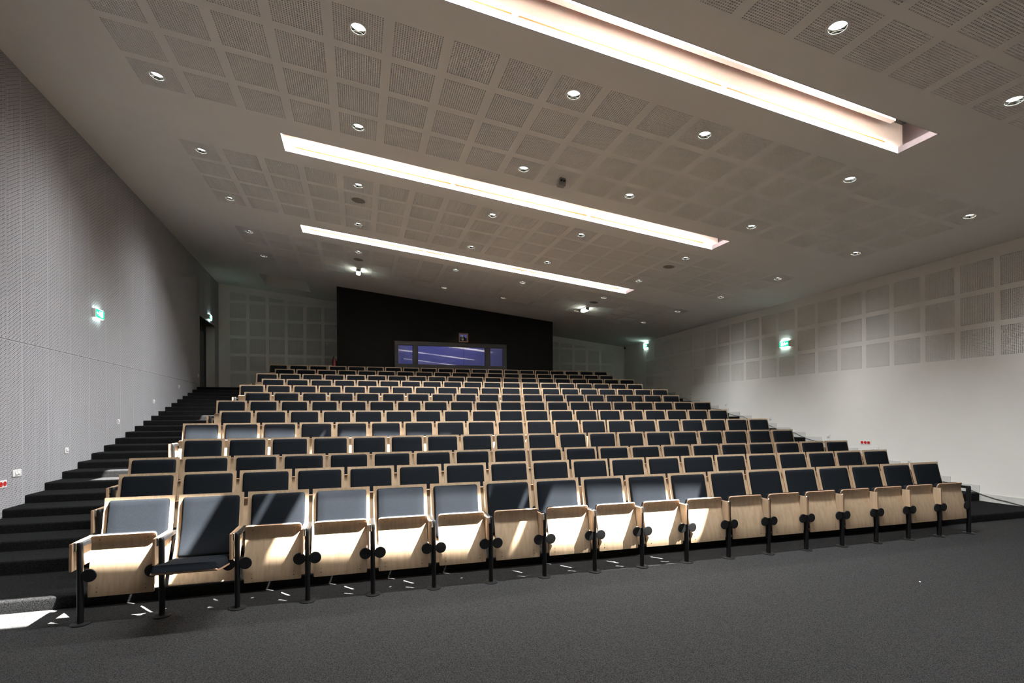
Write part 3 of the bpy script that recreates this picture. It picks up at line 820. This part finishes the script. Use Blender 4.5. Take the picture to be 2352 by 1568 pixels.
ORDN = ['zero', 'first', 'second', 'third', 'fourth', 'fifth', 'sixth', 'seventh', 'eighth', 'ninth', 'tenth', 'eleventh', 'twelfth', 'thirteenth', 'fourteenth', 'fifteenth', 'sixteenth', 'seventeenth', 'eighteenth', 'nineteenth', 'twentieth']
ROWN = {1: 'front row', 13: 'rearmost row'}
for r, y, z, x0, nn in ROWS:
    for i in range(nn):
        t = empty('auditorium_seat', (x0 + 0.55 * (i + .5), y, z))
        pos = ORDN[i + 1] + ' from the metal wall'
        rown = ROWN.get(r, ORDN[r] + ' row')
        if r == 1 and i == 1: lab = 'birch and black seat folded down, front row, second from the metal wall'
        elif r == 1 and i < 11: lab = 'sunlit folded birch and black seat, front row, ' + pos
        elif r == 1: lab = 'shaded folded birch and black seat, front row, ' + pos
        elif i == nn - 1: lab = f'folded birch and black seat, {rown}, last one by the white wall'
        else: lab = f'folded birch and black seat, {rown}, {pos}'
        tag(t, lab, 'seat', 'folding seats, ' + rown)
        down = (r == 1 and i == 1)
        put('back_panel', SEAT['back_panel'], t); put('back_cushion', SEAT['back_cushion'], t)
        put('seat_panel', SEAT['seat_panel_down' if down else 'seat_panel'], t)
        put('seat_cushion', SEAT['seat_cushion_down' if down else 'seat_cushion'], t)
        put('post', SEAT['post'], t); put('armrest_bar', SEAT['armrest_bar'], t); put('writing_tablet', SEAT['writing_tablet'], t)
        if r < 3 or i == 0:
            put('base_plate', SEAT['base_plate'], t); put('tablet_pivot', SEAT['tablet_pivot'], t)
        if r < 3 or i == 0:
            put('hinge_disc', SEAT['disc_a'], t); put('hinge_disc', SEAT['disc_b'], t); put('hinge_pin', SEAT['pin_a'], t); put('hinge_pin', SEAT['pin_b'], t)
        if i == nn - 1:
            put('post', SEAT['post_end'], t); put('base_plate', SEAT['base_end'], t); put('armrest_bar', SEAT['arm_end'], t)

# ------------------------------------------------------------------ ceiling fittings
CR = (TH_X, TH_Y, 0)
mb = MB(); mb.lathe([(.072, .002), (.074, -.004), (.096, -.005), (.101, 0.0)], 'white_plastic', n=32, cap0=False, cap1=False); DL_ring = mb.mesh('trim_ring', 40)
mb = MB(); mb.lathe([(.072, 0), (.064, .018), (.057, .036), (.055, .042)], 'reflector', n=32, cap0=False, cap1=False); DL_refl = mb.mesh('reflector', 60)
mb = MB(); mb.lathe([(.057, .036), (.036, .026), (.001, .021)], 'lamp_white', n=24, cap0=False, cap1=False); DL_lamp = mb.mesh('lamp', 60)
RNAME = {-3: 'eighth', 0: 'seventh', 3: 'sixth', 6: 'fifth', 9: 'fourth', 12: 'third', 15: 'second', 18: 'first'}
for row in LROW:
    for ci, c in enumerate(LCOL):
        if (row == 18 and c == 4): continue
        x, y = X00 + PX * c, YZ + PY * row
        if not any(f[0] == row and f[1] == c for f in fields): continue
        t = empty('downlight', cpt(x, y), CR)
        tag(t, f'round recessed downlight, {RNAME[row]} line from the booth, {ORDN[ci + 1]} from the metal wall', 'downlight', 'recessed ceiling downlights')
        put('trim_ring', DL_ring, t); put('reflector', DL_refl, t); put('lamp', DL_lamp, t)
mb = MB(); mb.lathe([(.118, -.004), (.06, -.009), (.001, -.010)], 'speaker_grey', n=32, cap0=False); SPK_g = mb.mesh('grille', 60)
mb = MB(); mb.lathe([(.118, -.002), (.122, -.009), (.136, -.006), (.142, 0)], 'ceiling_paint', n=32, cap0=False, cap1=False); SPK_r = mb.mesh('rim', 60)
for x, y, lab in ((2.101, YZ + PY * 10, 'round grey ceiling speaker between two downlights above the middle rows'), (2.10, YZ + PY * 16, 'round grey ceiling speaker beside the emergency lamp near the metal wall'),
                  (8.54, YZ + PY * 10, 'round grey ceiling speaker above the middle rows towards the white wall'), (8.535, YZ + PY * 16, 'round grey ceiling speaker behind the slanted emergency lamp towards the white wall')):
    t = empty('ceiling_speaker', cpt(x, y), CR); tag(t, lab, 'speaker', 'round ceiling speakers'); put('grille', SPK_g, t); put('rim', SPK_r, t)
# motion detector
t = empty('motion_detector', cpt(5.05, 2.31), CR); tag(t, 'small grey box detector hanging under the ceiling', 'detector')
mb = MB(); mb.box(-.045, .045, -.045, .045, -.014, 0, 'grey_plastic', .004); put('bracket', mb.mesh('bracket'), t)
mb = MB(); mb.box(-.055, .055, -.05, .05, -.12, -.014, 'grey_plastic', .008); put('housing', mb.mesh('housing'), t)
mb = MB(); mb.lathe([(.016, 0), (.014, .006)], 'black_plastic', (-.022, -.05, -.05), 14, axis='y'); mb.lathe([(.016, 0), (.014, .006)], 'black_plastic', (.022, -.05, -.05), 14, axis='y'); put('lens', mb.mesh('lens'), t)
# emergency lamps on the ceiling
for x, y, rz, lab in ((2.11, 9.1, 0.0, 'upright white emergency lamp glowing under the ceiling near the booth'), (8.61, 8.93, 0.05, 'slanted white emergency lamp glowing under the ceiling by a speaker')):
    t = empty('emergency_lamp', cpt(x, y), (TH_X, TH_Y, rz)); tag(t, lab, 'emergency lamp', 'ceiling emergency lamps')
    mb = MB(); mb.box(-.06, .06, -.17, .17, -.03, 0, 'white_plastic', .006); put('housing', mb.mesh('housing'), t)
    mb = MB(); mb.box(-.052, .052, -.15, .15, -.105, -.031, 'emergency_glow', .015); put('diffuser', mb.mesh('diffuser'), t)
    mb = MB(); mb.box(-.056, .056, -.168, -.151, -.09, -.03, 'grey_plastic', .004); mb.box(-.056, .056, .151, .168, -.09, -.03, 'grey_plastic', .004); put('end_cap', mb.mesh('end_cap'), t)
# exit signs
def exit_sign(loc, rot, lab, flip=1):
    """local: plate in the XZ plane facing -Y, back box behind"""
    t = empty('exit_sign', loc, rot); tag(t, lab, 'exit sign', 'green exit signs')
    W, H = .30, .145
    mb = MB(); mb.box(-W / 2, W / 2, -.05, 0, -H / 2, H / 2, 'white_plastic', .006); put('housing', mb.mesh('housing'), t)
    mb = MB(); mb.box(-W / 2 + .012, W / 2 - .012, -.056, -.05, -H / 2 + .012, H / 2 - .012, 'sign_green'); put('sign_face', mb.mesh('sign_face'), t)
    mb = MB(); y = -.0575
    def poly(p): mb.face([(flip * a, y, c) for a, c in p], 'sign_white')
    poly([(.03, -.045), (.085, -.045), (.085, .045), (.03, .045)])                      # doorway
    poly([(-.035, .024), (-.018, .024), (-.018, .042), (-.035, .042)])                  # head
    poly([(-.045, -.008), (-.02, -.008), (-.008, .02), (-.034, .02)])                   # trunk
    poly([(-.008, .02), (.018, .004), (.014, -.004), (-.014, .008)])                    # arm
    poly([(-.034, .02), (-.062, .002), (-.056, -.004), (-.03, .010)])                   # arm
    poly([(-.03, -.008), (-.02, -.008), (.006, -.024), (.0, -.045), (-.010, -.045), (-.006, -.026)])
    poly([(-.045, -.008), (-.033, -.008), (-.046, -.034), (-.072, -.036), (-.072, -.026), (-.052, -.026)])
    poly([(-.125, .0), (-.100, .024), (-.100, .008), (-.082, .008), (-.082, -.008), (-.100, -.008), (-.100, -.024)])
    put('pictogram', mb.mesh('pictogram', 0), t)
    mb = MB(); mb.box(-W / 2 + .02, W / 2 - .02, -.045, -.012, H / 2, H / 2 + .004, 'sign_white'); mb.box(-W / 2 + .02, W / 2 - .02, -.045, -.012, -H / 2 - .004, -H / 2, 'sign_white'); put('light_strip', mb.mesh('light_strip', 0), t)
    return t
exit_sign((lx(4.95) + .0, 4.95, 3.292), (0, 0, math.pi / 2 + thL), 'green running-man exit sign alone on the perforated metal wall')
exit_sign((lx(12.3) + .0, 12.3, 4.64), (0, 0, math.pi / 2 + thL), 'green running-man exit sign above the recessed door')
exit_sign((rx(5.34), 5.34, 3.365), (0, 0, -math.pi / 2 + thR), 'green running-man exit sign amid the perforated squares of the white wall', -1)
exit_sign((rx(11.87), 11.87, 4.22), (0, 0, -math.pi / 2 + thR), 'green running-man exit sign in the rear corner under the ceiling', -1)

# ------------------------------------------------------------------ wall boxes and sockets
mb = MB(); mb.box(-.042, .042, -.012, 0, -.042, .042, 'white_plastic', .004); PLATE = mb.mesh('plate')
mb = MB(); mb.box(-.028, .028, -.022, -.012, -.012, .024, 'white_plastic', .004); HOOD = mb.mesh('hood')
mb = MB(); mb.box(-.02, .02, -.0135, -.0119, -.026, -.014, 'grey_plastic'); SLIT = mb.mesh('light_slit')
def step_light(loc, rz, lab, grp):
    t = empty('step_light', loc, (0, 0, rz)); tag(t, lab, 'step light', grp); put('plate', PLATE, t); put('hood', HOOD, t); put('light_slit', SLIT, t)
for i, (y, z) in enumerate(((3.991, 1.14), (5.754, 1.541), (7.53, 1.95), (9.274, 2.365), (11.037, 2.772))):
    step_light((lx(y), y, z), math.pi / 2 + thL, f'small white step light on the metal wall, {ORDN[i + 1]} one going up', 'step lights on the metal wall')
for i, (y, z) in enumerate(((2.385, .684), (4.143, 1.097), (5.842, 1.493), (7.516, 1.896), (9.169, 2.289))):
    step_light((rx(y), y, z), -math.pi / 2 + thR, f'small white step light on the white wall, {ORDN[i + 1]} one going up', 'step lights on the white wall')
def sockets(loc, rz, n, lab):
    t = empty('power_socket', loc, (0, 0, rz)); tag(t, lab, 'socket', 'red power sockets')
    W = .071 * n + .02
    mb = MB(); mb.box(-W / 2, W / 2, -.013, 0, -.043, .043, 'white_plastic', .004); put('plate', mb.mesh('plate'), t)
    for k in range(n):
        x = (k - (n - 1) / 2) * .071
        mb = MB(); mb.lathe([(.029, .0125), (.029, .017), (.025, .017), (.022, .0138), (.001, .0138)], 'red_plastic', (x, 0, 0), 22, axis='y', cap0=False); s_ = put('socket', mb.mesh('socket', 40), t)
        mb = MB(); mb.lathe([(.0035, .0138), (.0035, .0146)], 'black_plastic', (x - .0095, 0, 0), 8, axis='y'); mb.lathe([(.0035, .0138), (.0035, .0146)], 'black_plastic', (x + .0095, 0, 0), 8, axis='y'); put('pin_hole', mb.mesh('pin_hole'), s_)
sockets((rx(3.26), 3.26, 1.0), -math.pi / 2 + thR, 3, 'white plate with three red power sockets on the white wall')
sockets((lx(2.55), 2.55, .838), math.pi / 2 + thL, 2, 'white plate with red power sockets low on the metal wall')
def data_box(loc, rz, lab):
    t = empty('data_outlet', loc, (0, 0, rz)); tag(t, lab, 'data outlet', 'white data outlets')
    mb = MB(); mb.box(-.083, .083, -.016, 0, -.043, .043, 'white_plastic', .005); put('plate', mb.mesh('plate'), t)
    for x in (-.03, .018):
        mb = MB(); mb.add([(x - .02, -.016, -.03), (x + .02, -.016, -.03), (x + .02, -.016, .02), (x - .02, -.016, .02), (x - .02, -.03, -.012), (x + .02, -.03, -.012)], [(0, 1, 5, 4), (4, 5, 2, 3), (0, 4, 3), (1, 2, 5)], 'white_plastic'); put('shutter', mb.mesh('shutter', 0), t)
data_box((lx(2.825), 2.825, .94), math.pi / 2 + thL, 'double white data outlet on the metal wall above the red sockets')
data_box((rx(3.06), 3.06, .88), -math.pi / 2 + thR, 'double white data outlet below the three red sockets')
sockets_b = empty('floor_socket', (-1.55, YB, 2.66)); tag(sockets_b, 'dark three-hole outlet in the rear wall by the door', 'socket')
mb = MB(); mb.box(-.11, .11, -.012, 0, -.043, .043, 'reveal_plaster', .004); put('plate', mb.mesh('plate'), sockets_b)
for x in (-.071, 0, .071):
    mb = MB(); mb.lathe([(.02, .011), (.02, .014)], 'frame_grey', (x, 0, 0), 18, axis='y'); put('socket', mb.mesh('socket'), sockets_b)

# ------------------------------------------------------------------ skirting and cable on the white wall
mb = MB()
def foot_z(y):
    if y < RIS[0][1]: return 0.0
    if y < 1.243: return RIS[0][2]
    return 0.24 + 0.1006 * min(22, int((y - 1.243) / 0.4389))
ys = [YF + .05, RIS[0][1], 1.243] + [1.243 + .4389 * k for k in range(1, 23)] + [YB - .02]
for a, b_ in zip(ys, ys[1:]):
    z = foot_z((a + b_) / 2)
    mb.add([(rx(a) - .012, a, z), (rx(b_) - .012, b_, z), (rx(b_) - .012, b_ , z + .13), (rx(a) - .012, a, z + .13), (rx(a) + .01, a, z), (rx(b_) + .01, b_, z), (rx(b_) + .01, b_, z + .13), (rx(a) + .01, a, z + .13)],
           [(0, 1, 2, 3), (3, 2, 6, 7), (0, 3, 7, 4), (1, 5, 6, 2)], 'plinth')
bb = put('baseboard_right', mb.mesh('baseboard_right', 0)); tag(bb, 'pale stepped skirting at the foot of the white wall', 'baseboard', kind='structure')
pts = [(rx(-2.0) - .02, -2.0, .012), (rx(0) - .02, 0.0, .012), (rx(.3) - .02, .3, .03), (rx(.42) - .03, .42, .125), (rx(.66) - .03, .66, .125)]
y = .66
for k in range(12):
    for f in (.2, .4, .6, .8, 1.0):
        yy = .66 + .8778 * (k + f); base = foot_z(.66 + .8778 * k) if k else .10
        zz = .115 + .2012 * (k + f) + 0.03 - .05 * math.sin(math.pi * f)
        pts.append((rx(yy) - .03, yy, max(zz, foot_z(yy) + .012)))
mb = MB(); mb.tube(pts, .006, 'cable_dark', 6)
tag(put('wall_cable', mb.mesh('wall_cable', 60)), 'thin dark cable running up the skirting of the white wall', 'cable')

# ------------------------------------------------------------------ small things near the booth
t = empty('fire_extinguisher', (BX0 - .09, BOOTH_Y + .12, 3.02)); tag(t, 'red fire extinguisher hung at the corner of the black booth', 'extinguisher')
mb = MB(); mb.lathe([(.05, 0), (.062, .01), (.065, .03), (.065, .30), (.05, .345), (.022, .37), (.02, .39)], 'red_paint', n=20); put('cylinder', mb.mesh('cylinder', 40), t)
mb = MB(); mb.box(-.016, .016, -.05, .05, .39, .42, 'black_plastic', .004); mb.box(-.012, .012, -.09, .02, .43, .445, 'black_plastic', .004); put('valve', mb.mesh('valve'), t)
mb = MB(); mb.tube([(0, .02, .41), (.0, .09, .46), (-.03, .12, .40), (-.05, .1, .25), (-.05, .085, .1)], .010, 'black_plastic'); put('hose', mb.mesh('hose', 60), t)
mb = MB(); mb.box(.06, .09, -.02, .02, .12, .3, 'black_metal'); put('bracket', mb.mesh('bracket'), t)
t = empty('corner_camera', (rx(13.3) - .09, 13.35, 4.36)); tag(t, 'tiny dark camera under the ceiling in the rear corner', 'camera')
mb = MB(); mb.box(-.03, .03, -.03, .03, -.01, .03, 'grey_plastic', .005); put('mount', mb.mesh('mount'), t)
mb = MB(); mb.lathe([(.028, -.06), (.036, -.045), (.036, -.01)], 'black_plastic', n=16); put('dome', mb.mesh('dome', 40), t)
t = empty('hatch_sensor', cpt(.03, 11.46, .42), CR); tag(t, 'small grey sensor inside the ceiling recess above the landing', 'sensor')
mb = MB(); mb.lathe([(.03, 0), (.03, -.05), (.02, -.07)], 'grey_plastic', n=14); put('body', mb.mesh('body', 40), t)
# scraps of paper on the carpet
for k, (x, y, z, a) in enumerate(((1.17, .22, .0, .3), (.52, .16, 0, 1.1), (2.36, .15, 0, .7), (3.05, .2, 0, .2), (4.75, .23, 0, 2.0), (7.2, -1.2, 0, .5))):
    mb = MB(); mb.add([(-.012, -.006, .002), (.012, -.007, .001), (.014, .006, .005), (-.010, .007, .003), (.002, 0, .007)], [(0, 1, 4), (1, 2, 4), (2, 3, 4), (3, 0, 4)], 'paper')
    o = put('paper_scrap', mb.mesh('paper_scrap', 0), None, (x, y, z), (0, 0, a))
    tag(o, ['white paper scrap under the lowered front seat', 'white paper scrap by the first front post gap', 'white paper scrap under the fourth and fifth front seats', 'white paper scrap under the sixth front seat', 'white paper scrap under the ninth front seat', 'white speck on the open carpet towards the white wall'][k], 'scrap', 'paper scraps on the carpet')
